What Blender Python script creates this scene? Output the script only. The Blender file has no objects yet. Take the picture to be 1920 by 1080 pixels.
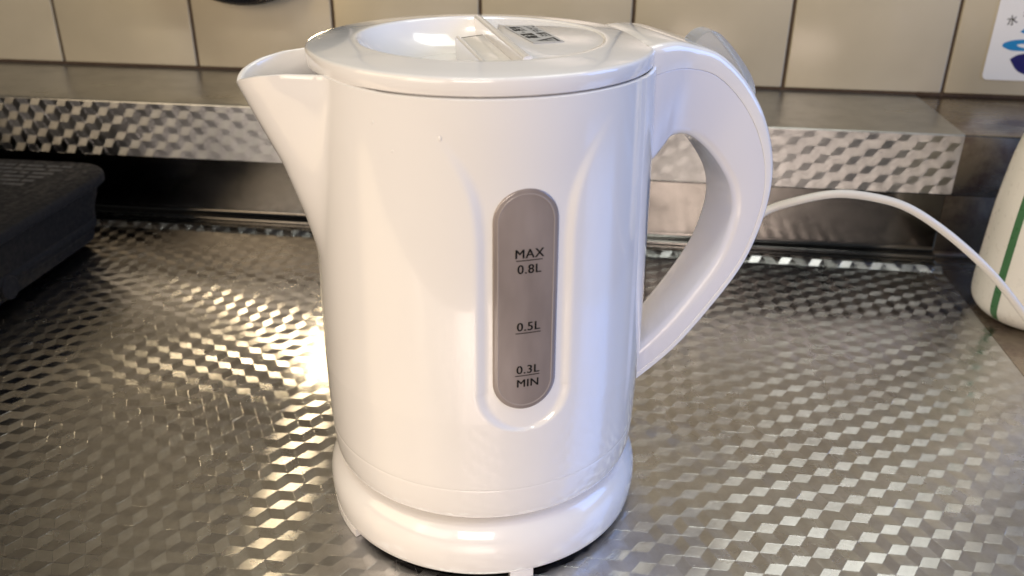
import bpy, bmesh, math, random
from mathutils import Vector, Matrix, noise
random.seed(7)
S = 0.01                      # all modelling numbers below are centimetres
PI = math.pi
sc = bpy.context.scene

# ------------------------------------------------------------------ camera
cd = bpy.data.cameras.new('camera'); cam = bpy.data.objects.new('camera', cd)
sc.collection.objects.link(cam); sc.camera = cam
cd.sensor_width = 36.0; cd.lens = 1622.43/1920*36.0
cd.clip_start = 0.01; cd.clip_end = 50
fw = Vector((-0.1022, 0.8927, -0.4389)).normalized()
rt = Vector((0.9929, 0.1184, 0.0097)); rt = (rt - fw*rt.dot(fw)).normalized()
up = rt.cross(fw)
cam.matrix_world = Matrix.Translation(Vector((5.199, -34.757, 27.534))*S) @ Matrix((
    (rt.x, up.x, -fw.x), (rt.y, up.y, -fw.y), (rt.z, up.z, -fw.z))).to_4x4()
cd.dof.use_dof = True; cd.dof.focus_distance = 0.385; cd.dof.aperture_fstop = 12.0

# ------------------------------------------------------------------ world, lamps, exposure
w = bpy.data.worlds.new('World'); sc.world = w; w.use_nodes = True
bg = w.node_tree.nodes['Background']
bg.inputs[0].default_value = (0.70, 0.84, 1.0, 1); bg.inputs[1].default_value = 0.075
sc.view_settings.view_transform = 'Standard'; sc.view_settings.look = 'None'
sc.view_settings.exposure = 0.0; sc.view_settings.gamma = 1.0

def area(name, loc, target, size, power, col, sy=None):
    l = bpy.data.lights.new(name, 'AREA'); l.energy = power; l.color = col
    l.shape = 'RECTANGLE' if sy else 'DISK'; l.size = size*S
    if sy: l.size_y = sy*S
    o = bpy.data.objects.new(name, l); sc.collection.objects.link(o)
    o.location = Vector(loc)*S
    d = (Vector(target) - Vector(loc))
    o.rotation_euler = d.to_track_quat('-Z', 'Y').to_euler()
    return o
wl = area('warm_hood_lamp', (-23, 41.0, 19.2), (-8, 12, 2), 4.5, 0.19, (1.0, 0.78, 0.48))
wl.data.spread = math.radians(150)
area('window_right', (130, 0, 60), (0, 0, 10), 60, 9.0, (0.20, 0.41, 1.0), 80)
area('lamp_over_sink', (31, 30, 105), (5, 5, 8), 36, 2.2, (0.96, 0.97, 0.90), 36)
area('ceiling_lamp', (0, -30, 150), (0, 0, 10), 50, 5.2, (0.93, 0.96, 0.86), 12)
area('warm_side_lamp', (-105, -80, 58), (0, 0, 10), 110, 7.8, (1.0, 0.76, 0.48), 80)
area('front_lamp', (-60, -130, 40), (0, 0, 10), 60, 3.2, (1.0, 0.88, 0.76), 50)
area('room_light', (10, -170, 60), (0, 0, 10), 70, 15.5, (1.0, 0.82, 0.71), 50)

# ------------------------------------------------------------------ helpers
def nodes(name):
    m = bpy.data.materials.new(name); m.use_nodes = True
    nt = m.node_tree; b = nt.nodes['Principled BSDF']
    return m, nt, b
def setp(b, **k):
    for a, v in k.items():
        b.inputs[a.replace('_', ' ')].default_value = v
def noise_node(nt, scale, detail=3, coord='Object', rough=0.5, sc3=None):
    tc = nt.nodes.new('ShaderNodeTexCoord'); n = nt.nodes.new('ShaderNodeTexNoise')
    n.inputs['Scale'].default_value = scale; n.inputs['Detail'].default_value = detail
    n.inputs['Roughness'].default_value = rough
    if sc3:
        mp = nt.nodes.new('ShaderNodeMapping'); mp.inputs['Scale'].default_value = sc3
        nt.links.new(tc.outputs[coord], mp.inputs[0]); nt.links.new(mp.outputs[0], n.inputs['Vector'])
    else:
        nt.links.new(tc.outputs[coord], n.inputs['Vector'])
    return n
def maprange(nt, src, a, b, lo, hi):
    m = nt.nodes.new('ShaderNodeMapRange')
    m.inputs[1].default_value = a; m.inputs[2].default_value = b
    m.inputs[3].default_value = lo; m.inputs[4].default_value = hi
    nt.links.new(src, m.inputs[0]); return m.outputs[0]
def mixcol(nt, fac, c1, c2):
    m = nt.nodes.new('ShaderNodeMix'); m.data_type = 'RGBA'
    m.inputs[6].default_value = (*c1, 1); m.inputs[7].default_value = (*c2, 1)
    nt.links.new(fac, m.inputs[0]); return m.outputs[2]
def bump(nt, b, src, strength, dist=0.001):
    n = nt.nodes.new('ShaderNodeBump'); n.inputs['Strength'].default_value = strength
    n.inputs['Distance'].default_value = dist
    nt.links.new(src, n.inputs['Height']); nt.links.new(n.outputs[0], b.inputs['Normal']); return n

def mk_plastic(name, col, rough=0.16, wav=0.05, coat=0.6):
    m, nt, b = nodes(name)
    setp(b, Base_Color=(*col, 1), Roughness=rough, IOR=1.5, Coat_Weight=coat, Coat_Roughness=0.04)
    n = noise_node(nt, 260, 4); r = maprange(nt, n.outputs[0], 0.3, 0.7, rough*0.8, rough*1.35)
    nt.links.new(r, b.inputs['Roughness'])
    n2 = noise_node(nt, 22, 2); bump(nt, b, n2.outputs[0], wav, 0.002)
    return m
M = {}
M['white'] = mk_plastic('white_gloss_plastic', (0.85, 0.835, 0.82), 0.14, 0.03, 0.8)
M['white_grip'] = mk_plastic('white_handle_plastic', (0.80, 0.785, 0.80), 0.20)
M['white_base'] = mk_plastic('white_base_plastic', (0.85, 0.835, 0.82), 0.18, 0.03)
M['white_cord'] = mk_plastic('cord_white', (0.72, 0.68, 0.60), 0.35, 0.03, 0.1)
M['bottle'] = mk_plastic('bottle_cream_plastic', (0.86, 0.83, 0.74), 0.3, 0.02, 0.1)
M['green'] = mk_plastic('green_print', (0.07, 0.19, 0.08), 0.3, 0.02, 0.3)
M['black'] = mk_plastic('black_plastic', (0.006, 0.006, 0.007), 0.55, 0.01, 0.0)
M['black_top'] = mk_plastic('dark_grey_top', (0.009, 0.009, 0.010), 0.6, 0.02, 0.0)
M['print_grey'] = mk_plastic('grey_print', (0.04, 0.04, 0.042), 0.5, 0.02, 0.0)
M['pan'] = mk_plastic('black_enamel', (0.010, 0.009, 0.009), 0.25, 0.05, 0.3)
for k_ in ('black', 'black_top'): M[k_].node_tree.nodes['Principled BSDF'].inputs['Specular IOR Level'].default_value = 0.12
M['ink'] = mk_plastic('black_ink', (0.008, 0.008, 0.008), 0.6, 0.02, 0.0)
M['ink'].node_tree.nodes['Principled BSDF'].inputs['Specular IOR Level'].default_value = 0.1
M['label'] = mk_plastic('silver_label', (0.50, 0.49, 0.47), 0.45, 0.02, 0.0)
M['sticker'] = mk_plastic('white_sticker', (0.74, 0.72, 0.66), 0.4, 0.02, 0.1)
M['blue'] = mk_plastic('blue_print', (0.01, 0.20, 0.42), 0.4, 0.02, 0.0)
M['navy'] = mk_plastic('navy_print', (0.012, 0.01, 0.10), 0.4, 0.02, 0.0)
# smoked water gauge
m, nt, b = nodes('smoked_gauge_plastic')
n = noise_node(nt, 60, 3, sc3=(1, 1, 0.35))
nt.links.new(mixcol(nt, maprange(nt, n.outputs[0], 0.35, 0.7, 0, 1), (0.225, 0.19, 0.175), (0.32, 0.275, 0.255)), b.inputs['Base Color'])
setp(b, Roughness=0.16, Coat_Weight=0.3, Coat_Roughness=0.05); M['gauge'] = m
m, nt, b = nodes('gauge_rim_plastic')
setp(b, Base_Color=(0.33, 0.29, 0.27, 1), Roughness=0.2); M['gauge_rim'] = m
m, nt, b = nodes('clear_grey_switch')
setp(b, Base_Color=(0.62, 0.68, 0.68, 1), Roughness=0.18, Transmission_Weight=0.55, IOR=1.45); M['switch'] = m; setp(b, Base_Color=(0.88, 0.90, 0.90, 1), Transmission_Weight=0.75)
m, nt, b = nodes('water'); setp(b, Base_Color=(1, 1, 1, 1), Roughness=0.02, Transmission_Weight=1.0, IOR=1.33); M['water'] = m
# glazed tile
m, nt, b = nodes('glazed_cream_tile')
n = noise_node(nt, 9, 4)
nt.links.new(mixcol(nt, maprange(nt, n.outputs[0], 0.3, 0.7, 0, 1), (0.43, 0.375, 0.265), (0.52, 0.455, 0.325)), b.inputs['Base Color'])
setp(b, Roughness=0.2, Coat_Weight=0.25, Coat_Roughness=0.12)
n2 = noise_node(nt, 14, 2); bump(nt, b, n2.outputs[0], 0.12, 0.002); M['tile'] = m
m, nt, b = nodes('dark_grout'); n = noise_node(nt, 300, 3)
nt.links.new(mixcol(nt, n.outputs[0], (0.035, 0.022, 0.012), (0.10, 0.065, 0.04)), b.inputs['Base Color'])
setp(b, Roughness=0.8); M['grout'] = m
# brushed / embossed stainless: every facet's UV runs along its own grinding direction
m, nt, b = nodes('embossed_stainless_steel')
nt.nodes.remove(b)
g = nt.nodes.new('ShaderNodeBsdfAnisotropic'); g.distribution = 'BECKMANN'
tg = nt.nodes.new('ShaderNodeTangent'); tg.direction_type = 'UV_MAP'; tg.uv_map = 'grain'
nt.links.new(tg.outputs[0], g.inputs['Tangent'])
g.inputs['Anisotropy'].default_value = -0.72
n = noise_node(nt, 14, 5, rough=0.6)
nt.links.new(maprange(nt, n.outputs[0], 0.3, 0.7, 0.25, 0.31), g.inputs['Roughness'])
n3 = noise_node(nt, 90, 5, rough=0.7)
nt.links.new(mixcol(nt, maprange(nt, n3.outputs[0], 0.35, 0.75, 0, 1), (0.60, 0.60, 0.595), (0.45, 0.445, 0.44)), g.inputs['Color'])
nt.links.new(g.outputs[0], nt.nodes['Material Output'].inputs['Surface'])
M['facet'] = m
mm = M['facet'].copy(); mm.name = 'embossed_ledge_steel'; M['facet_ledge'] = mm
for n_ in mm.node_tree.nodes:
    if n_.type == 'BSDF_GLOSSY': n_.inputs['Anisotropy'].default_value = -0.5
    if n_.type == 'MAP_RANGE' and abs(n_.inputs[3].default_value-0.25) < 1e-4:
        n_.inputs[3].default_value = 0.33; n_.inputs[4].default_value = 0.42
    if n_.type == 'MIX': n_.inputs[6].default_value = (0.47, 0.47, 0.46, 1); n_.inputs[7].default_value = (0.36, 0.355, 0.35, 1)
def mk_steel(name, col, r0, r1, stain=None):
    m, nt, b = nodes(name)
    setp(b, Metallic=1.0)
    n = noise_node(nt, 12, 5, rough=0.6, sc3=(1, 3, 3))
    nt.links.new(maprange(nt, n.outputs[0], 0.3, 0.7, r0, r1), b.inputs['Roughness'])
    n2 = noise_node(nt, 45, 6, rough=0.7)
    nt.links.new(mixcol(nt, maprange(nt, n2.outputs[0], 0.45, 0.7, 0, 1), col, stain or tuple(c*0.8 for c in col)), b.inputs['Base Color'])
    n4 = noise_node(nt, 5, 2); bump(nt, b, n4.outputs[0], 0.1, 0.004)
    return m
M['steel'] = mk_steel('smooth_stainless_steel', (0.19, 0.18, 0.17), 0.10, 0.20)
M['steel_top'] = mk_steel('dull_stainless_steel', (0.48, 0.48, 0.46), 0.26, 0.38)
M['steel_old'] = mk_steel('stained_stainless_steel', (0.33, 0.29, 0.24), 0.18, 0.32, (0.16, 0.12, 0.11))

def link(o, parent=None):
    sc.collection.objects.link(o)
    if parent: o.parent = parent
    return o
def obj(name, verts, faces, mat, parent=None, smooth=True, ang=None):
    me = bpy.data.meshes.new(name)
    me.from_pydata([(v[0]*S, v[1]*S, v[2]*S) for v in verts], [], faces); me.update()
    if smooth: me.polygons.foreach_set('use_smooth', [True]*len(me.polygons))
    bm = bmesh.new(); bm.from_mesh(me); bmesh.ops.recalc_face_normals(bm, faces=bm.faces); bm.to_mesh(me); bm.free()
    if smooth and ang: me.set_sharp_from_angle(angle=math.radians(ang))
    me.materials.append(mat)
    return link(bpy.data.objects.new(name, me), parent)
def empty(name, loc, rz=0):
    o = bpy.data.objects.new(name, None); o.empty_display_size = 0.02
    o.location = Vector(loc)*S; o.rotation_euler = (0, 0, rz); return link(o)
def tag(o, label=None, cat=None, group=None, kind=None):
    if label: o['label'] = label
    if cat: o['category'] = cat
    if group: o['group'] = group
    if kind: o['kind'] = kind
    return o
def lathe(prof, n=128, c=(0, 0), a0=0.0):
    V = []; F = []
    for r, z in prof:
        for k in range(n):
            a = 2*PI*k/n + a0; V.append((c[0]+r*math.cos(a), c[1]+r*math.sin(a), z))
    m = len(prof)
    for i in range(m-1):
        for k in range(n):
            F.append((i*n+k, i*n+(k+1) % n, (i+1)*n+(k+1) % n, (i+1)*n+k))
    F.append(tuple(range(n))[::-1]); F.append(tuple((m-1)*n+k for k in range(n)))
    return V, F
def rbox(x0, x1, y0, y1, z0, z1, b, seg=3):
    bm = bmesh.new()
    bmesh.ops.create_cube(bm, size=1)
    for v in bm.verts:
        v.co = Vector(((x0+x1)/2+v.co.x*(x1-x0), (y0+y1)/2+v.co.y*(y1-y0), (z0+z1)/2+v.co.z*(z1-z0)))
    if b: bmesh.ops.bevel(bm, geom=bm.edges[:], offset=b, segments=seg, profile=0.5, affect='EDGES')
    bm.verts.index_update()
    V = [tuple(v.co) for v in bm.verts]; F = [[v.index for v in f.verts] for f in bm.faces]; bm.free()
    return V, F
def prism(pts, z0, z1, bev=0.0, f=lambda x, y, z: (x, y, z)):
    """extrude a closed outline; bev rounds the upper edge"""
    n = len(pts); cx = sum(p[0] for p in pts)/n; cy = sum(p[1] for p in pts)/n
    rings = [(0, z0)]
    if bev:
        for k in range(5):
            a = PI/2*k/4; rings.append((bev*(1-math.cos(a)), z1-bev+bev*math.sin(a)))
    else: rings.append((0, z1))
    V = []; F = []
    nrm = []
    for i in range(n):
        p, q, r_ = Vector(pts[i-1][:2]), Vector(pts[i][:2]), Vector(pts[(i+1) % n][:2])
        t = (r_-p).normalized(); nn = Vector((t.y, -t.x))
        nrm.append(nn)
    area2 = sum(pts[i-1][0]*pts[i][1]-pts[i][0]*pts[i-1][1] for i in range(n))
    sg = 1 if area2 > 0 else -1
    for ins, z in rings:
        for i in range(n):
            V.append(f(pts[i][0]-sg*nrm[i].x*ins, pts[i][1]-sg*nrm[i].y*ins, z))
    for j in range(len(rings)-1):
        for i in range(n): F.append((j*n+i, j*n+(i+1) % n, (j+1)*n+(i+1) % n, (j+1)*n+i))
    F.append(tuple(range(n))[::-1]); F.append(tuple((len(rings)-1)*n+i for i in range(n)))
    return V, F
def tube(pts, r, n=12):
    V = []; F = []; P = [Vector(p) for p in pts]; prev = Vector((0, 0, 1))
    for i, p in enumerate(P):
        t = (P[min(i+1, len(P)-1)]-P[max(i-1, 0)]).normalized()
        a = t.cross(Vector((0, 0, 1))).normalized() if abs(t.z) < 0.95 else t.cross(Vector((0, 1, 0))).normalized()
        b_ = t.cross(a)
        for k in range(n):
            q = p + a*r*math.cos(2*PI*k/n) + b_*r*math.sin(2*PI*k/n); V.append(tuple(q))
    for i in range(len(P)-1):
        for k in range(n): F.append((i*n+k, i*n+(k+1) % n, (i+1)*n+(k+1) % n, (i+1)*n+k))
    F.append(tuple(range(n))[::-1]); F.append(tuple((len(P)-1)*n+k for k in range(n)))
    return V, F
def crom(P, n):
    out = []
    for i in range(len(P)-1):
        p0 = P[max(i-1, 0)]; p1 = P[i]; p2 = P[i+1]; p3 = P[min(i+2, len(P)-1)]
        for k in range(n):
            t = k/n
            out.append(tuple(0.5*((2*b)+(-a+c)*t+(2*a-5*b+4*c-d)*t*t+(-a+3*b-3*c+d)*t**3) for a, b, c, d in zip(p0, p1, p2, p3)))
    out.append(tuple(P[-1])); return out
def interp(x, X, Y):
    if x <= X[0]: return Y[0]
    for i in range(len(X)-1):
        if x <= X[i+1]:
            t = (x-X[i])/(X[i+1]-X[i]); return Y[i]+(Y[i+1]-Y[i])*t
    return Y[-1]
def sstep(a, b, x):
    t = min(1, max(0, (x-a)/(b-a))); return t*t*(3-2*t)
def text_flat(body, size, spacing=1.0, bold=0.0, align='CENTER'):
    """outline text turned into plain triangles (x, y in cm)"""
    cu = bpy.data.curves.new('t', 'FONT'); cu.body = body; cu.size = size; cu.align_x = align
    cu.space_character = spacing; cu.offset = bold; cu.resolution_u = 4
    o = bpy.data.objects.new('t', cu); sc.collection.objects.link(o)
    dg = bpy.context.evaluated_depsgraph_get(); me = bpy.data.meshes.new_from_object(o.evaluated_get(dg))
    bm = bmesh.new(); bm.from_mesh(me); bmesh.ops.triangulate(bm, faces=bm.faces)
    bm.verts.index_update()
    V = [(v.co.x, v.co.y) for v in bm.verts]; F = [[v.index for v in f.verts] for f in bm.faces]
    bm.free(); bpy.data.objects.remove(o); bpy.data.curves.remove(cu); bpy.data.meshes.remove(me)
    return V, F

# ================================================================== SETTING
WALL_Y = 42.62; LEDGE_Z = 10.17; LEDGE_Y = 30.4; LEDGE_B = 5.45; SEAM_X = 30.95
# ---- embossed "tumbling block" sheet ------------------------------------
LAT = 1.318; SP = LAT/math.sqrt(3)
def cube_sheet(name, inside, origin, umin, umax, vmin, vmax, tf, clip, flip=False):
    """sheet of rhombic facets; tf maps pattern plane (u, v, height) to the room"""
    sp = [(SP*math.cos(math.radians(a)), SP*math.sin(math.radians(a))) for a in (0, 120, 240)]
    verts = []; faces = []; uvs = []
    grain = {0: 72, 1: 16, 2: -5}
    dx = LAT*math.cos(math.radians(30)); dy = LAT
    ni = int((umax-umin)/dx)+4; nj = int((vmax-vmin)/dy)+4
    i0 = int((umin-origin[0])/dx)-2; j0 = int((vmin-origin[1])/dy)-2
    def add(poly, g, h):
        # clip polygon to rectangle
        def cl(P, ax, val, keep_less):
            out = []
            for k in range(len(P)):
                a, b = P[k-1], P[k]
                ia = (a[ax] <= val) == keep_less or a[ax] == val; ib = (b[ax] <= val) == keep_less or b[ax] == val
                if ia != ib:
                    t = (val-a[ax])/(b[ax]-a[ax]); out.append(tuple(a[q]+(b[q]-a[q])*t for q in range(3)))
                if ib: out.append(b)
            return out
        P = [(p[0], p[1], p[2]) for p in poly]
        x0, x1, y0, y1 = clip
        if min(p[0] for p in P) < x0: P = cl(P, 0, x0, False)
        if P and max(p[0] for p in P) > x1: P = cl(P, 0, x1, True)
        if P and min(p[1] for p in P) < y0: P = cl(P, 1, y0, False)
        if P and max(p[1] for p in P) > y1: P = cl(P, 1, y1, True)
        if len(P) < 3: return
        b = len(verts)
        for p in P:
            verts.append(tf(*p))
        faces.append(tuple(range(b, b+len(P))))
        ga = math.radians(g)
        for p in P:
            uvs.append((p[0]*math.cos(ga)+p[1]*math.sin(ga), -p[0]*math.sin(ga)+p[1]*math.cos(ga)))
    for i in range(i0, i0+ni):
        for j in range(j0, j0+nj):
            cx = origin[0]+i*dx; cy = origin[1]+j*dy+(0.5*dy if i % 2 else 0)
            if cx < umin-2 or cx > umax+2 or cy < vmin-2 or cy > vmax+2: continue
            for t in range(3):
                a = sp[t]; c = sp[(t+2) % 3]     # rhomb between spokes
                g = grain[t] + random.uniform(-2.0, 2.0)
                Q = [(cx, cy), (cx+a[0], cy+a[1]), (cx+a[0]+c[0], cy+a[1]+c[1]), (cx+c[0], cy+c[1])]
                mx = sum(q[0] for q in Q)/4; my = sum(q[1] for q in Q)/4
                tx = random.gauss(0, 0.0022); ty = random.gauss(0, 0.0022)
                IQ = []
                for q in Q:
                    px = mx+(q[0]-mx)*0.965; py = my+(q[1]-my)*0.965
                    IQ.append((px, py, -0.0026+(px-mx)*tx+(py-my)*ty))
                OQ = [(q[0], q[1], 0.0) for q in Q]
                add(IQ, g, 0)
                for k in range(4):
                    add([OQ[k], OQ[(k+1) % 4], IQ[(k+1) % 4], IQ[k]], g, 0)
    me = bpy.data.meshes.new(name); me.from_pydata([(v[0]*S, v[1]*S, v[2]*S) for v in verts], [], faces)
    uv = me.uv_layers.new(name='grain')
    uv.data.foreach_set('uv', [c*0.1 for p in uvs for c in p])
    me.update(); me.materials.append(M['facet'])
    return link(bpy.data.objects.new(name, me))
# counter sheet rises over a small rolled bead towards the splashback
def bead(y):
    if y < 28.3: return 0.0
    return 0.0
def counter_tf(u, v, h):
    z = h
    if v > 28.2:
        t = (v-28.2)
        z = h + 0.30*math.sin(min(t/1.7, 1)*PI)**2
    return (u, v, z)
# lattice origin: obtuse corner shared by three facets (fitted)
C0 = (16.953-SP*0.25, 3.580+SP*0.433)
ct = cube_sheet('countertop', None, C0, -78, SEAM_X, -34, 30.1, counter_tf, (-78, SEAM_X, -34, 30.1))
tag(ct, 'stainless steel worktop embossed with a tumbling cube pattern', kind='structure')
def front_tf(u, v, h):            # pattern on the vertical front of the ledge
    return (u, LEDGE_Y-h, v)
lf = cube_sheet('ledge_front', None, (0.4, 6.9), -78, SEAM_X, LEDGE_B+0.12, LEDGE_Z-0.14, front_tf, (-78, SEAM_X, LEDGE_B+0.12, LEDGE_Z-0.14))
lf.data.materials.clear(); lf.data.materials.append(M['facet_ledge'])
tag(lf, 'embossed steel front face of the ledge', kind='structure')
def strip(name, prof, x0, x1, mat, label, n=60):
    """sheet with a cross-section profile (y, z) swept along x, slightly uneven"""
    V = []; F = []; m_ = len(prof)
    for k in range(n+1):
        x = x0+(x1-x0)*k/n
        for (y, z) in prof:
            j = noise.noise(Vector((x*0.23, y*0.5, z*0.5)))*0.03
            V.append((x, y+j, z))
    for k in range(n):
        for i in range(m_-1):
            F.append((k*m_+i, k*m_+i+1, (k+1)*m_+i+1, (k+1)*m_+i))
    return tag(obj(name, V, F, mat), label, kind='structure')
def arc(cx, cy, r, a0, a1, n=6):
    return [(cx+r*math.cos(math.radians(a0+(a1-a0)*k/n)), cy+r*math.sin(math.radians(a0+(a1-a0)*k/n))) for k in range(n+1)]
low = [(30.1, 0.0), (30.35, -0.06)] + arc(30.75, 0.22, 0.28, 250, 90, 6) + arc(31.0, 0.9, 0.4, -90, 0, 6) + [(31.42, 3.0), (31.42, LEDGE_B+0.1)]
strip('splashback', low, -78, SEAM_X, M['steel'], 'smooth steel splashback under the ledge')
strip('splashback_end', [(29.9, 0.0), (30.6, 0.02)]+arc(30.9, 0.6, 0.5, -90, 0, 6)+[(31.46, 3.0), (31.46, LEDGE_B+0.1)], SEAM_X+0.05, 90, M['steel_old'], 'plain steel splashback right of the seam')
r_ = 0.14
top = [(31.4, LEDGE_B), (LEDGE_Y+r_, LEDGE_B)] + [(LEDGE_Y+r_-r_*math.sin(a), LEDGE_B+r_-r_*math.cos(a)) for a in (0.4, 0.8, 1.2, PI/2)]
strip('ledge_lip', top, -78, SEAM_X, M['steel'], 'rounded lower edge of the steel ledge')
top = [(LEDGE_Y+r_-r_*math.cos(a), LEDGE_Z-r_+r_*math.sin(a)) for a in (0, 0.4, 0.8, 1.2, PI/2)] + [(34, LEDGE_Z-0.01), (38, LEDGE_Z+0.01), (WALL_Y+0.3, LEDGE_Z)]
strip('ledge_top', top, -78, SEAM_X, M['steel_top'], 'smooth steel top of the ledge below the tiles')
q_ = [(31.44, LEDGE_B-0.02), (LEDGE_Y+0.13, LEDGE_B-0.02), (LEDGE_Y+0.04, LEDGE_B+0.1), (LEDGE_Y+0.03, LEDGE_Z-0.15), (LEDGE_Y+0.09, LEDGE_Z-0.06), (LEDGE_Y+0.2, LEDGE_Z-0.02), (36, LEDGE_Z-0.03), (WALL_Y+0.3, LEDGE_Z-0.02)]
strip('ledge_end', q_, SEAM_X+0.03, 90, M['steel_old'], 'plain stained steel end of the ledge right of the seam', 40)
V, F = rbox(SEAM_X+0.06, 90, -34, 29.95, -1.5, -0.03, 0.02, 1)
tag(obj('countertop_end', V, F, M['steel_old'], None, False), 'plain steel worktop right of the seam', kind='structure')
V, F = rbox(-78, SEAM_X+0.02, -34.2, 31.2, -3, -0.35, 0.0, 1)
tag(obj('worktop_core', V, F, M['black'], None, False), 'board under the steel worktop', kind='structure')
V, F = rbox(-70, -65.5, -8, WALL_Y, 0.0, 75, 0.3, 2)  # unseen blocker added to keep the warm side lamp off the left end
tag(obj('shade_panel', V, F, M['black'], None, True, 35), 'unseen dark panel added at the left to block light and darken reflections there', kind='structure')
# ---- tiled wall ---------------------------------------------------------
V, F = rbox(-90, 95, WALL_Y+0.28, WALL_Y+4, -2, 95, 0, 1)
wall = tag(obj('wall', V, F, M['grout'], None, False), 'wall behind the worktop with dark joints', kind='structure')
TP = 13.258; X0 = -46.51; GAP = 0.30
V, F = rbox(-TP/2+GAP/2, TP/2-GAP/2, 0, 0.8, 0, TP-GAP, 0.11, 3)
tile0 = None
for rrow in range(6):
    for k in range(-3, 10):
        if tile0 is None:
            t = obj('tile', V, F, M['tile'], wall, True, 35); tile0 = t
        else:
            t = tile0.copy(); link(t); t.parent = wall
        x = X0+TP*(k+0.5)
        t.location = ((x+random.uniform(-.02, .02))*S, (WALL_Y-0.0+random.uniform(-.015, .015))*S, (LEDGE_Z+0.28+TP*rrow)*S)
        t.rotation_euler = (random.gauss(0, 0.0022), 0, random.gauss(0, 0.0025))

# ================================================================== KETTLE
KX, KY, KA = -0.10, -0.15, math.radians(20)
kettle = empty('electric_kettle', (KX, KY, 0), KA)
tag(kettle, 'white plastic electric kettle with smoked water gauge standing on its round base', 'kettle')
BZ = [3.15, 3.27, 3.5, 3.85, 4.3, 5.0, 8, 12, 16, 18.5, 20.65]; BR = [6.90, 6.97, 7.02, 7.06, 7.09, 7.12, 7.15, 7.08, 7.01, 6.94, 6.86]
GA = math.radians(-88.0)                    # water gauge direction, handle is 0
def body_r(z): return interp(z, BZ, BR)
def spout_tip(z): return interp(z, [12.2, 13.4, 14.8, 16.9, 18.8, 20.0, 21], [6.95, 7.12, 7.46, 8.10, 8.92, 9.42, 9.8])
def rim_z(al):
    return interp(abs(al), [0, 6, 11, 16, 24, 34, 50], [20.0, 20.35, 20.58, 20.72, 20.76, 20.68, 20.6])
def channel(al, z):
    """soft U-shaped recess round the gauge, its two flanks flare out towards the lid"""
    u = abs(al)*7.1
    if z > 9.35: wdt = 1.72 + 0.40*max(0, (z-15.6)/2.6)**1.0*0.55 + 1.55*max(0, (z-16.4)/3.4)**2
    else:
        d = 9.35-z
        if d > 1.75: return 0.0
        wdt = math.sqrt(max(0, 1.75**2-d*d))
    s = 1-sstep(wdt-0.24, wdt+0.20, u)
    fade = 1-sstep(16.6, 20.2, z)
    return 0.15*s*fade
def R_out(th, z, al_sp):
    r = body_r(z)
    al = (th-GA+PI) % (2*PI)-PI
    r -= channel(al, z)
    hw = interp(z, [12, 14, 17, 20], [14, 18, 24, 28])
    a = abs(math.degrees(al_sp))
    if a < hw and z > 12:
        wv = 0.5*(1+math.cos(PI*a/hw)); wv = wv**0.92
        tp = spout_tip(z)
        if tp > r: r += (tp-r)*wv
    # fine parting line above the foot of the body
    d = abs(z-4.72)
    if d < 0.05: r -= 0.012*(1-d/0.05)
    # slightly proud back panel that carries the handle
    ah = abs((th+PI) % (2*PI)-PI)*180/PI
    r += 0.06*(1-sstep(40.5, 42.5, ah))*sstep(5.5, 9, z)
    return r
NT = 420
ths = []
for k in range(NT):
    t = 2*PI*k/NT
    ths.append(t)
zz = [3.29+0.0*k for k in range(1)]
levels = []
z = 3.36
levels = [0.0]
ts = [k/110 for k in range(111)] + [(7.3+0.05*k-3.26)/17.34 for k in range(50)]
extra = [(4.72+d-3.26)/(20.6-3.26) for d in (-0.07, -0.03, 0, 0.03, 0.07)]
ts = sorted(set(ts+extra))
V = []; F = []
def ring(fn):
    b = len(V)
    for th in ths:
        alsp = (th-PI+PI) % (2*PI)-PI
        V.append(fn(th, alsp))
    return b
def pol(r, th, z): return (r*math.cos(th), r*math.sin(th), z)
rings = []
for rr, zz_ in ((3.0, 3.16), (6.5, 3.06), (6.74, 3.08), (6.86, 3.13), (6.91, 3.19)):
    rings.append(ring(lambda th, a: pol(rr, th, zz_)))
for t in ts:
    def f(th, a, t=t):
        zt = rim_z(math.degrees(a)); z_ = 3.26+(zt-3.26)*t
        return pol(R_out(th, z_, a), th, z_)
    rings.append(ring(f))
for off, dz in ((0.05, 0.035), (0.13, 0.05), (0.2, 0.03), (0.25, -0.03)):
    rings.append(ring(lambda th, a: pol(R_out(th, rim_z(math.degrees(a)), a)-off, th, rim_z(math.degrees(a))+dz)))
for zz_ in (19.8, 19, 18, 17, 16, 15, 14, 12):
    rings.append(ring(lambda th, a: pol(R_out(th, zz_, a)-0.27, th, zz_)))
rings.append(ring(lambda th, a: pol(2.0, th, 11.9)))
for i in range(len(rings)-1):
    a, b = rings[i], rings[i+1]
    for k in range(NT): F.append((a+k, a+(k+1) % NT, b+(k+1) % NT, b+k))
F.append(tuple(range(rings[0], rings[0]+NT))[::-1]); F.append(tuple(range(rings[-1], rings[-1]+NT)))
obj('body', V, F, M['white'], kettle, True, 50)

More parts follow.
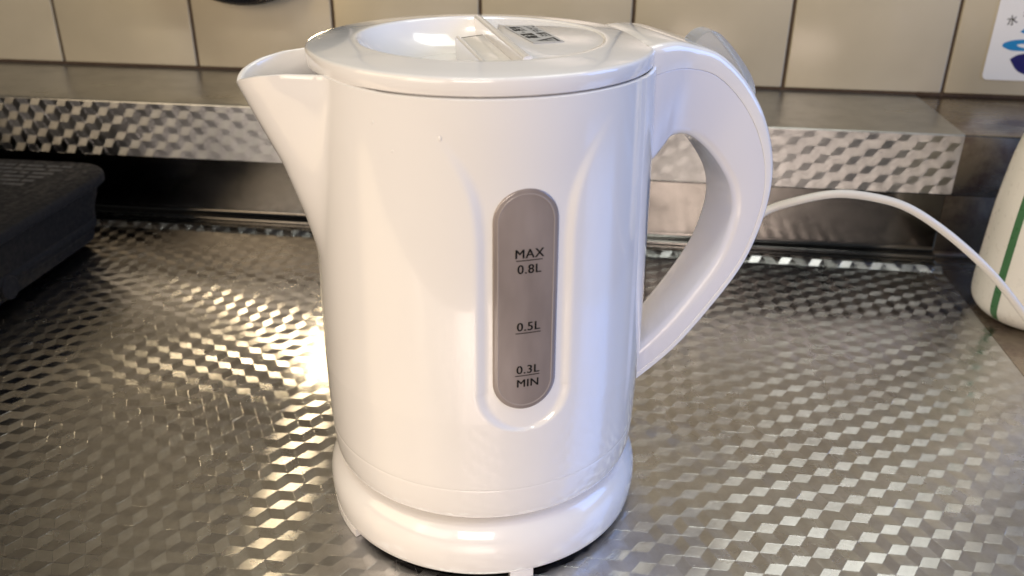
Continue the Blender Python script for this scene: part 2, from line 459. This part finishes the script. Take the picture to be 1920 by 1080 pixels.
# ---- lid ----------------------------------------------------------------
prof = [(5.0, 20.2), (6.35, 20.3), (6.4, 20.70), (6.74, 20.70), (6.80, 20.72), (6.82, 20.77), (6.82, 21.20), (6.80, 21.27), (6.75, 21.31), (6.66, 21.33), (6.0, 21.40), (5.4, 21.46), (5.1, 21.49),
        (4.95, 21.50), (4.87, 21.49), (4.80, 21.44), (4.72, 21.3), (4.45, 20.95), (4.0, 20.55), (3.3, 20.15), (2.4, 19.92), (1.2, 19.8), (0.3, 19.78)]
V, F = lathe(prof, 180)
lid = obj('lid', V, F, M['white'], kettle, True, 40)
def clipcirc(s0, s1, R, t0=-99, t1=99, n=24):
    """outline of the part of a disc between two chords"""
    P = []
    for k in range(n+1):
        s = s0+(s1-s0)*k/n; P.append((s, max(t0, -math.sqrt(max(0, R*R-s*s)))))
    for k in range(n+1):
        s = s1+(s0-s1)*k/n; P.append((s, min(t1, math.sqrt(max(0, R*R-s*s)))))
    out = []
    for p in P:
        if not out or (abs(p[0]-out[-1][0])+abs(p[1]-out[-1][1])) > 1e-4: out.append(p)
    if abs(out[0][0]-out[-1][0])+abs(out[0][1]-out[-1][1]) < 1e-4: out.pop()
    return out
V, F = prism(clipcirc(0.80, 4.86, 4.875), 20.0, 21.40, 0.04, lambda x, y, z: (x, y, z + (0.055 if z > 21 else 0)*(x-0.8)/4))
obj('lid_plateau', V, F, M['white'], lid, True, 30)
V, F = prism(clipcirc(-0.52, 0.62, 4.4, -4.4, 2.35, 12), 19.9, 21.02, 0.10, lambda x, y, z: (x, y, z + (0.10*(x+0.5) if z > 20.5 else 0) - (0.02*(y-2)**2*0.5 if z > 20.5 and y > 1 else 0)))
obj('finger_grip', V, F, M['white'], lid, True, 30)
V, F = prism([(0.55, -4.68), (0.92, -4.62), (0.98, 4.60), (0.62, 4.68)], 20.0, 21.56, 0.12)
obj('grip_ridge', V, F, M['white'], lid, True, 30)
V, F = prism([(-0.62, -4.3), (-0.40, -4.3), (-0.42, 2.2), (-0.66, 2.2)], 19.9, 21.12, 0.09)
obj('grip_ridge', V, F, M['white'], lid, True, 30)
# caution label on the lid: triangle sign and two lines of characters
lbz = 21.28
V, F = prism([(-1.95, -0.62), (1.95, -0.62), (1.95, 0.62), (-1.95, 0.62)], 0, 0.02)
lab = obj('warning_label', V, F, M['label'], kettle, False)
lab.location = (2.22*S, 0.35*S, 21.428*S); lab.rotation_euler = (math.radians(-0.8), 0, math.radians(94))
def flat_text(parent, body, size, x, y, z, bold=0.0, name='lettering', rot=0, mat=None, sx=1.0):
    V, F = text_flat(body, size, 1.0, bold)
    c, s = math.cos(rot), math.sin(rot)
    me = [(x+(p[0]*sx)*c-p[1]*s, y+(p[0]*sx)*s+p[1]*c, z) for p in V]
    return obj(name, me, F, mat or M['ink'], parent, False)
V = []; F = []
tri = [(-1.85, -0.50), (-1.0, -0.50), (-1.5, 0.38)]; tin = [(-1.78, -0.40), (-1.22, -0.40), (-1.5, 0.16)]
for p, q in zip(tri, tin): V.append((p[0], p[1], 0.024)); V.append((q[0], q[1], 0.024))
for i in range(3): a = 2*i; b_ = 2*((i+1) % 3); F.append((a, b_, b_+1, a+1))
k = len(V); V += [(-1.53, -0.32, 0.024), (-1.47, -0.32, 0.024), (-1.45, 0.0, 0.024), (-1.55, 0.0, 0.024)]; F.append((k, k+1, k+2, k+3))
obj('warning_triangle', V, F, M['ink'], lab, False)
flat_text(lab, '高温・蒸気', 0.56, 0.42, 0.08, 0.024, 0.014)
flat_text(lab, '注意 やけど', 0.48, 0.50, -0.52, 0.024, 0.006)

# ---- water gauge --------------------------------------------------------
def gauge_pt(u, z, lift):
    th = GA + u/7.0
    r = body_r(z)-0.15+lift
    return (r*math.cos(th), r*math.sin(th), z)
def stadium(hw, z0, z1, n=14):
    P = []
    for k in range(n+1):
        a = -PI/2 - PI/2 + PI*k/n; P.append((hw*math.cos(a), z0+hw+hw*math.sin(a)))
    for k in range(n+1):
        a = PI*k/n; P.append((hw*math.cos(a), z1-hw+hw*math.sin(a)))
    return P
def gauge_grid(hw, z0, z1, lift0, lift1, bev, mat, name, parent):
    """stadium shaped plate bent round the body, built from horizontal rows"""
    V = []; F = []; rows = 60; cols = 16
    def half(z):
        if z < z0+hw: return math.sqrt(max(0, hw*hw-(z0+hw-z)**2))
        if z > z1-hw: return math.sqrt(max(0, hw*hw-(z-z1+hw)**2))
        return hw
    zs = []
    for i in range(rows+1):
        t = i/rows; zs.append(z0+(z1-z0)*(0.5-0.5*math.cos(PI*t)))
    for i, z in enumerate(zs):
        h = half(z)
        for j in range(cols+1):
            u = h*math.sin(PI/2*(2*j/cols-1)); 
            # distance to outline
            d = hw-math.hypot(u, max(0, z0+hw-z, z-(z1-hw)))
            e = min(1, max(0, d/bev)); lf = lift0+(lift1-lift0)*math.sqrt(max(0, 1-(1-e)**2))
            V.append(gauge_pt(u, z, lf))
    for i in range(rows):
        for j in range(cols):
            a = i*(cols+1)+j; F.append((a, a+1, a+cols+2, a+cols+1))
    return obj(name, V, F, mat, parent)
gauge = gauge_grid(1.27, 8.52, 17.52, -0.02, 0.055, 0.10, M['gauge'], 'water_gauge', kettle)
# inner rim of the gauge, a narrow raised line
def loop_line(hw, z0, z1, wd, lift, mat, name, parent):
    A = stadium(hw, z0, z1, 20); B = stadium(hw-wd, z0+wd, z1-wd, 20); V = []; F = []; n = len(A)
    AA = []
    def dens(P):
        out = []
        for i in range(len(P)):
            p, q = P[i], P[(i+1) % len(P)]; k = max(1, int(math.dist(p, q)/0.3))
            k = 24 if math.dist(p, q) > 2 else 1
            for s_ in range(k): out.append((p[0]+(q[0]-p[0])*s_/k, p[1]+(q[1]-p[1])*s_/k))
        return out
    A = dens(A); B = dens(B); n = len(A)
    for p in A: V.append(gauge_pt(p[0], p[1], lift-0.01))
    for p, q in zip(A, B): V.append(gauge_pt((p[0]+q[0])/2, (p[1]+q[1])/2, lift+0.012))
    for p in B: V.append(gauge_pt(p[0], p[1], lift-0.01))
    for j in range(2):
        for i in range(n): F.append((j*n+i, j*n+(i+1) % n, (j+1)*n+(i+1) % n, (j+1)*n+i))
    return obj(name, V, F, mat, parent)
loop_line(1.10, 8.69, 17.35, 0.07, 0.062, M['gauge_rim'], 'gauge_rim', gauge)
def gauge_text(body, size, z, uc, bold=0.0):
    V, F = text_flat(body, size, 1.08, bold)
    W_ = []; G = []
    for q, dx in enumerate((-0.010, 0.0, 0.010)):      # three passes thicken the strokes
        k = len(W_); W_ += [gauge_pt(uc+p[0]+dx, z+p[1], 0.064+0.0012*q) for p in V]; G += [[k+i for i in f] for f in F]
    return obj('lettering', W_, G, M['ink'], gauge, False)
def gauge_bar(z, u0, u1, h=0.035):
    V = []; F = []; n = 8
    for k in range(n+1):
        u = u0+(u1-u0)*k/n; V += [gauge_pt(u, z, 0.064), gauge_pt(u, z+h, 0.064)]
    for k in range(n): F.append((2*k, 2*k+2, 2*k+3, 2*k+1))
    return obj('level_mark', V, F, M['ink'], gauge, False)
UC = 0.10
gauge_text('MAX', 0.50, 14.91, UC); gauge_bar(14.80, UC-0.50, UC+0.50)
gauge_text('0.8L', 0.50, 14.31, UC)
gauge_text('0.5L', 0.50, 11.98, UC); gauge_bar(11.86, UC-0.50, UC+0.48)
gauge_text('0.3L', 0.50, 10.14, UC); gauge_bar(10.03, UC-0.50, UC+0.46)
gauge_text('MIN', 0.48, 9.55, UC)
# ---- handle -------------------------------------------------------------
st = [  # outer s, outer z, inner s, inner z, half width
 (6.05, 21.36, 6.2, 16.6, 2.85), (6.6, 21.44, 6.6, 16.75, 2.72), (7.4, 21.42, 7.05, 17.1, 2.45), (8.3, 21.20, 7.6, 17.52, 2.15),
 (9.6, 20.72, 8.5, 17.45, 1.90), (10.9, 19.62, 9.5, 16.75, 1.72), (11.95, 18.12, 10.35, 15.75, 1.70), (12.6, 16.35, 10.9, 14.75, 1.68),
 (12.75, 14.6, 11.08, 13.6, 1.66), (12.45, 12.7, 10.8, 12.15, 1.62), (11.8, 10.95, 10.3, 11.0, 1.58), (10.5, 8.95, 9.4, 9.65, 1.52),
 (9.1, 7.15, 8.35, 8.3, 1.46), (7.75, 5.85, 7.4, 7.3, 1.36), (6.5, 4.95, 6.5, 6.5, 1.34)]
st = crom(st, 8)
def handle_strip(f0, f1, dw, name, mat, r0, r1, parent=None):
    """sweep of a rounded rectangle; r0 rounds the outer corners, r1 the inner ones"""
    V = []; F = []; n = 0
    for (os_, oz, is_, iz, hw) in st:
        p0 = Vector((os_+(is_-os_)*f0, oz+(iz-oz)*f0)); p1 = Vector((os_+(is_-os_)*f1, oz+(iz-oz)*f1))
        T_ = (p1-p0).length; d = (p1-p0)/T_; W_ = hw+dw
        sec = []
        a0 = min(r0, T_*0.48); a1 = min(r1, T_*0.48)
        for cx, cy, rr, s0 in ((a0, W_-a0, a0, 90), (a0, -(W_-a0), a0, 180), (T_-a1, -(W_-a1), a1, 270), (T_-a1, W_-a1, a1, 0)):
            for k in range(7):
                an = math.radians(s0+90*k/6); sec.append((cx+rr*math.cos(an), cy+rr*math.sin(an)))
        sec = sec[:]
        n = len(sec)
        for x, y in sec:
            q = p0+d*x; V.append((q.x, y, q.y))
    m_ = len(st)
    for i in range(m_-1):
        for k in range(n): F.append((i*n+k, i*n+(k+1) % n, (i+1)*n+(k+1) % n, (i+1)*n+k))
    F.append(tuple(range(n))[::-1]); F.append(tuple((m_-1)*n+k for k in range(n)))
    return obj(name, V, F, mat, parent, True, 75)
handle = handle_strip(0.238, 1.0, 0.0, 'handle', M['white_grip'], 0.03, 0.42, kettle)
handle_strip(0.0, 0.236, 0.012, 'handle_cover', M['white'], 0.34, 0.03, handle)
# clear grey switch lever standing up at the back of the handle
sw = [(8.9, 20.6), (9.3, 21.15), (9.75, 21.38), (10.2, 21.28), (11.0, 20.55), (11.9, 19.45), (12.2, 18.6), (11.9, 17.9), (10.6, 18.9)]
sw = crom(sw, 4)
V, F = prism(sw, -0.62, 0.62, 0.12, lambda x, y, z: (x, z+0.55, y))
obj('power_switch', V, F, M['switch'], handle, True, 40)
# tiny water drops left on the side
def drop(deg, z, r):
    V = []; F = []; n = 12
    for j in range(5):
        a = PI/2*j/4
        for k in range(n):
            ph = 2*PI*k/n; rr = r*math.cos(a)
            th = math.radians(deg) + rr*math.cos(ph)/7.0
            R = body_r(z)+r*0.28*math.sin(a)-0.002
            V.append((R*math.cos(th), R*math.sin(th), z+rr*1.25*math.sin(ph)))
    for j in range(4):
        for k in range(n): F.append((j*n+k, j*n+(k+1) % n, (j+1)*n+(k+1) % n, (j+1)*n+k))
    obj('water_drop', V, F, M['white'], kettle)
for d in ((-113.0, 19.3, 0.07), (-127.5, 18.7, 0.05), (-134.0, 19.6, 0.06)): drop(*d)

# ================================================================== POWER BASE
base = empty('kettle_base', (KX, KY, 0), KA)
tag(base, 'low round white power base under the kettle with its cord leading off behind', 'kettle base')
prof = [(6.2, 0.40), (7.12, 0.36), (7.22, 0.38), (7.27, 0.44), (7.31, 0.7), (7.35, 1.0), (7.365, 1.3), (7.36, 1.55), (7.33, 1.78), (7.28, 1.98), (7.21, 2.17), (7.12, 2.34), (7.02, 2.50), (6.93, 2.62), (6.84, 2.72), (6.74, 2.77), (6.3, 2.78), (3, 2.78)]
V, F = lathe(prof, 180); shell = obj('base_shell', V, F, M['white_base'], base, True, 50)
V, F = lathe([(3, 0.08), (6.9, 0.08), (6.95, 0.40), (3, 0.42)], 96); obj('gap_shade', V, F, M['black'], base, True, 30)  # black inset disc stands in for the shadow in the gap below
def skirt(a0, a1, r0=6.9, r1=7.29, z0=0.03, z1=0.42, n=14):
    P = [(r1*math.cos(math.radians(a0+(a1-a0)*k/n)), r1*math.sin(math.radians(a0+(a1-a0)*k/n))) for k in range(n+1)]
    P += [(r0*math.cos(math.radians(a1+(a0-a1)*k/n)), r0*math.sin(math.radians(a1+(a0-a1)*k/n))) for k in range(n+1)]
    V, F = prism(P, z0, z1, 0.0); obj('foot', V, F, M['white_base'], base, False)
skirt(-204, -154); skirt(-92.5, -84.5); skirt(-10, 4); skirt(60, 72)
cp = [(3.0, 7.3, 1.0), (5.6, 7.9, 1.7), (7.61, 8.6, 2.75), (9.50, 9.9, 4.03), (11.35, 11.3, 6.15), (12.84, 12.6, 8.2), (14.33, 14.0, 9.45), (16.29, 14.0, 10.34), (18.30, 14.0, 10.82), (20.38, 14.0, 10.70), (22.24, 14.0, 10.22), (24.22, 14.0, 9.12), (26.33, 14.0, 7.6), (28.19, 14.0, 6.0), (30.22, 14.0, 3.87), (32.0, 13.9, 1.9), (34.2, 13.4, 0.45), (38, 12.4, 0.27), (46, 10, 0.27), (60, 7, 0.27)]
ci, si = math.cos(-KA), math.sin(-KA)
cl = [((x-KX)*ci-(y-KY)*si, (x-KX)*si+(y-KY)*ci, z) for x, y, z in crom(cp, 10)]
V, F = tube(cl, 0.235, 14); obj('cord', V, F, M['white_cord'], base)

# ================================================================== BOTTLE
bottle = empty('detergent_bottle', (34.6, 22.0, 0))
tag(bottle, 'cream plastic bottle with a green stripe, standing at the right edge beside the cord', 'bottle')
prof = [(0.5, 0.02), (2.5, 0.02), (2.95, 0.12), (3.4, 0.45), (3.75, 0.95), (3.88, 1.6), (3.90, 3.0), (3.86, 5.0), (3.78, 7.5), (3.62, 9.5), (3.38, 11.5), (3.0, 13.0), (2.4, 14.3), (1.8, 15.0), (1.35, 15.4), (1.3, 16.4), (0.5, 16.4)]
P = crom(prof, 4); V, F = lathe(P, 96); obj('bottle_body', V, F, M['bottle'], bottle, True, 60)
V, F = lathe([(0.5, 16.2), (1.6, 16.2), (1.65, 16.4), (1.6, 18.4), (1.5, 18.6), (0.4, 18.7)], 48); obj('cap', V, F, M['bottle'], bottle, True, 40)
V = []; F = []
P2 = [(r, z) for r, z in P if 0.3 < z < 14.9]
STA = math.radians(-149)
for r, z in P2:
    for k in range(4):
        a = STA + (k/3-0.5)*0.52/3.8
        V.append(((r+0.012)*math.cos(a), (r+0.012)*math.sin(a), z-0.004))
for i in range(len(P2)-1):
    for k in range(3): F.append((4*i+k, 4*i+k+1, 4*i+k+5, 4*i+k+4))
obj('stripe', V, F, M['green'], bottle)

# ================================================================== BLACK STOVE (left)
stove = empty('portable_stove', (-48, 12, 0))
tag(stove, 'black rounded box-shaped portable stove with pale print on top at the left edge', 'stove')
def rrect(x0, x1, y0, y1, r, n=8):
    P = []
    for cx, cy, a0 in ((x1-r, y1-r, 0), (x0+r, y1-r, 90), (x0+r, y0+r, 180), (x1-r, y0+r, 270)):
        for k in range(n+1):
            a = math.radians(a0+90*k/n); P.append((cx+r*math.cos(a), cy+r*math.sin(a)))
    return P
def loft(levels_, name, mat, parent, ang=35):
    V = []; F = []; n = None
    for (x0, x1, y0, y1, r, z) in levels_:
        P = rrect(x0, x1, y0, y1, r); n = len(P); V += [(p[0]+48, p[1]-12, z) for p in P]
    for j in range(len(levels_)-1):
        for i in range(n): F.append((j*n+i, j*n+(i+1) % n, (j+1)*n+(i+1) % n, (j+1)*n+i))
    F.append(tuple(range(n))[::-1]); F.append(tuple((len(levels_)-1)*n+i for i in range(n)))
    return obj(name, V, F, mat, parent, True, ang)
X1, Y0_, Y1_ = -33.4, -6, 27.2
loft([(-64, X1-1.6, Y0_+1, Y1_-1.8, 2.4, 0.55), (-64, X1-1.25, Y0_+1, Y1_-1.4, 2.6, 0.8), (-64, X1-1.1, Y0_+1, Y1_-1.2, 2.8, 1.6), (-64, X1-0.95, Y0_+1, Y1_-1.1, 2.8, 1.75), (-64, X1-0.85, Y0_, Y1_-1.0, 2.9, 3.1), (-64, X1-0.5, Y0_, Y1_-.6, 3.0, 4.6), (-64, X1-0.42, Y0_, Y1_-.5, 3.0, 5.0)], 'stove_body', M['black'], stove)
loft([(-64.1, X1-0.2, Y0_, Y1_-.2, 3.0, 5.08), (-64.3, X1, Y0_, Y1_, 3.2, 5.25), (-64.3, X1, Y0_, Y1_, 3.2, 5.7), (-64.2, X1-0.12, Y0_, Y1_-.12, 3.1, 5.9), (-64, X1-0.4, Y0_, Y1_-.4, 2.9, 6.0)], 'top_panel', M['black_top'], stove)
V, F = rbox(-0.02, 0.30, -6.5, 6.5, -0.28, 0.28, 0.12, 2)
b_ = obj('side_band', V, F, M['black_top'], stove); b_.location = ((X1-1.12+48)*S, (17.5-12)*S, 2.35*S)
V, F = lathe([(0.2, 0), (0.82, 0), (0.82, 0.25), (0.7, 0.34), (0.2, 0.34)], 32)
b_ = obj('side_knob', V, F, M['black_top'], stove, True, 35); b_.location = ((X1-1.05+48)*S, (13.2-12)*S, 1.7*S); b_.rotation_euler = (0, PI/2, 0)
for fx in (-60, -38):
    for fy in (-2, 23):
        V, F = lathe([(0.2, 0), (1.0, 0), (1.1, 0.6), (0.2, 0.6)], 24, (fx+48, fy-12)); obj('foot', V, F, M['black'], stove, True, 30)
# blurred instruction print on the top panel
V = []; F = []
random.seed(3)
for row in range(6):
    y = 25.4-row*0.85; x = -36.4 - row*0.25
    while x > -62:
        wdt = random.uniform(0.5, 1.9); k = len(V)
        hgt = 0.42
        V += [(x-wdt+48, y-12, 6.006), (x+48, y-12, 6.006), (x+48, y+hgt-12, 6.006), (x-wdt+48, y+hgt-12, 6.006)]; F.append((k, k+1, k+2, k+3))
        x -= wdt+random.uniform(0.12, 0.35)
obj('printed_text', V, F, M['print_grey'], stove, False)

# ================================================================== PAN ON THE WALL
pan = empty('hanging_pan', (-26.8, 39.0, 25.05))
tag(pan, 'round black pan hanging flat against the tiles, only its lower edge in view', 'pan')
V, F = lathe([(0.3, 0.0), (6.2, 0.0), (7.6, 0.5), (8.4, 2.2), (8.55, 2.9), (8.35, 2.95), (7.4, 0.8), (6.0, 0.25), (0.3, 0.22)], 96)
V = [(x, 3.2-z, y) for x, y, z in V]; obj('pan_bowl', V, F, M['pan'], pan, True, 40)
V, F = tube([(0, 1.0, 8.0), (0, 0.4, 11), (0, 0.8, 15), (0, 1.8, 22)], 0.9, 16); obj('handle', V, F, M['pan'], pan)
V, F = tube([(0, 3.3, 21.4), (0, 1.9, 21.4), (0, 1.6, 22.2)], 0.2, 10); obj('hook', V, F, M['steel'], pan)

# ================================================================== WALL STICKER
stk = empty('wall_sticker', (35.9, WALL_Y-0.03, 11.72)); stk.rotation_euler = (PI/2, 0, 0)
tag(stk, 'white sticker with blue water swirls and Japanese writing on the rightmost tile', 'sticker')
V, F = prism(rrect(0, 9.5, 0, 6.7, 0.45), 0.0, 0.02); obj('sticker_film', V, F, M['sticker'], stk, False)
flat_text(stk, '水', 0.85, 1.35, 4.55, 0.024, 0.01, rot=math.radians(14))
flat_text(stk, 'を', 0.85, 2.45, 5.0, 0.024, 0.01, rot=math.radians(10))
flat_text(stk, '大切に', 0.85, 4.9, 5.3, 0.024, 0.01)
def blob(P, mat, name): 
    pts = crom(P+[P[0]], 6)[:-1]
    V = [(p[0], p[1], 0.024) for p in pts]; obj(name, V, [tuple(range(len(V)))], mat, stk, False)
blob([(1.0, 2.75), (1.1, 3.05), (1.9, 3.3), (3.2, 3.4), (5.5, 3.55), (6.2, 3.2), (5.0, 2.95), (3.4, 3.05), (2.2, 2.95), (2.4, 2.75), (3.4, 2.6), (3.0, 2.45), (1.8, 2.45)], M['blue'], 'swirl')
blob([(2.1, 3.95), (2.5, 4.3), (3.2, 4.7), (4.4, 4.8), (4.9, 4.3), (4.0, 3.9), (2.8, 3.8)], M['blue'], 'swirl')
blob([(1.85, 1.75), (2.5, 2.15), (3.8, 2.3), (5.4, 2.0), (5.6, 1.4), (4.8, 0.75), (3.6, 0.5), (2.6, 0.85)], M['navy'], 'swirl')
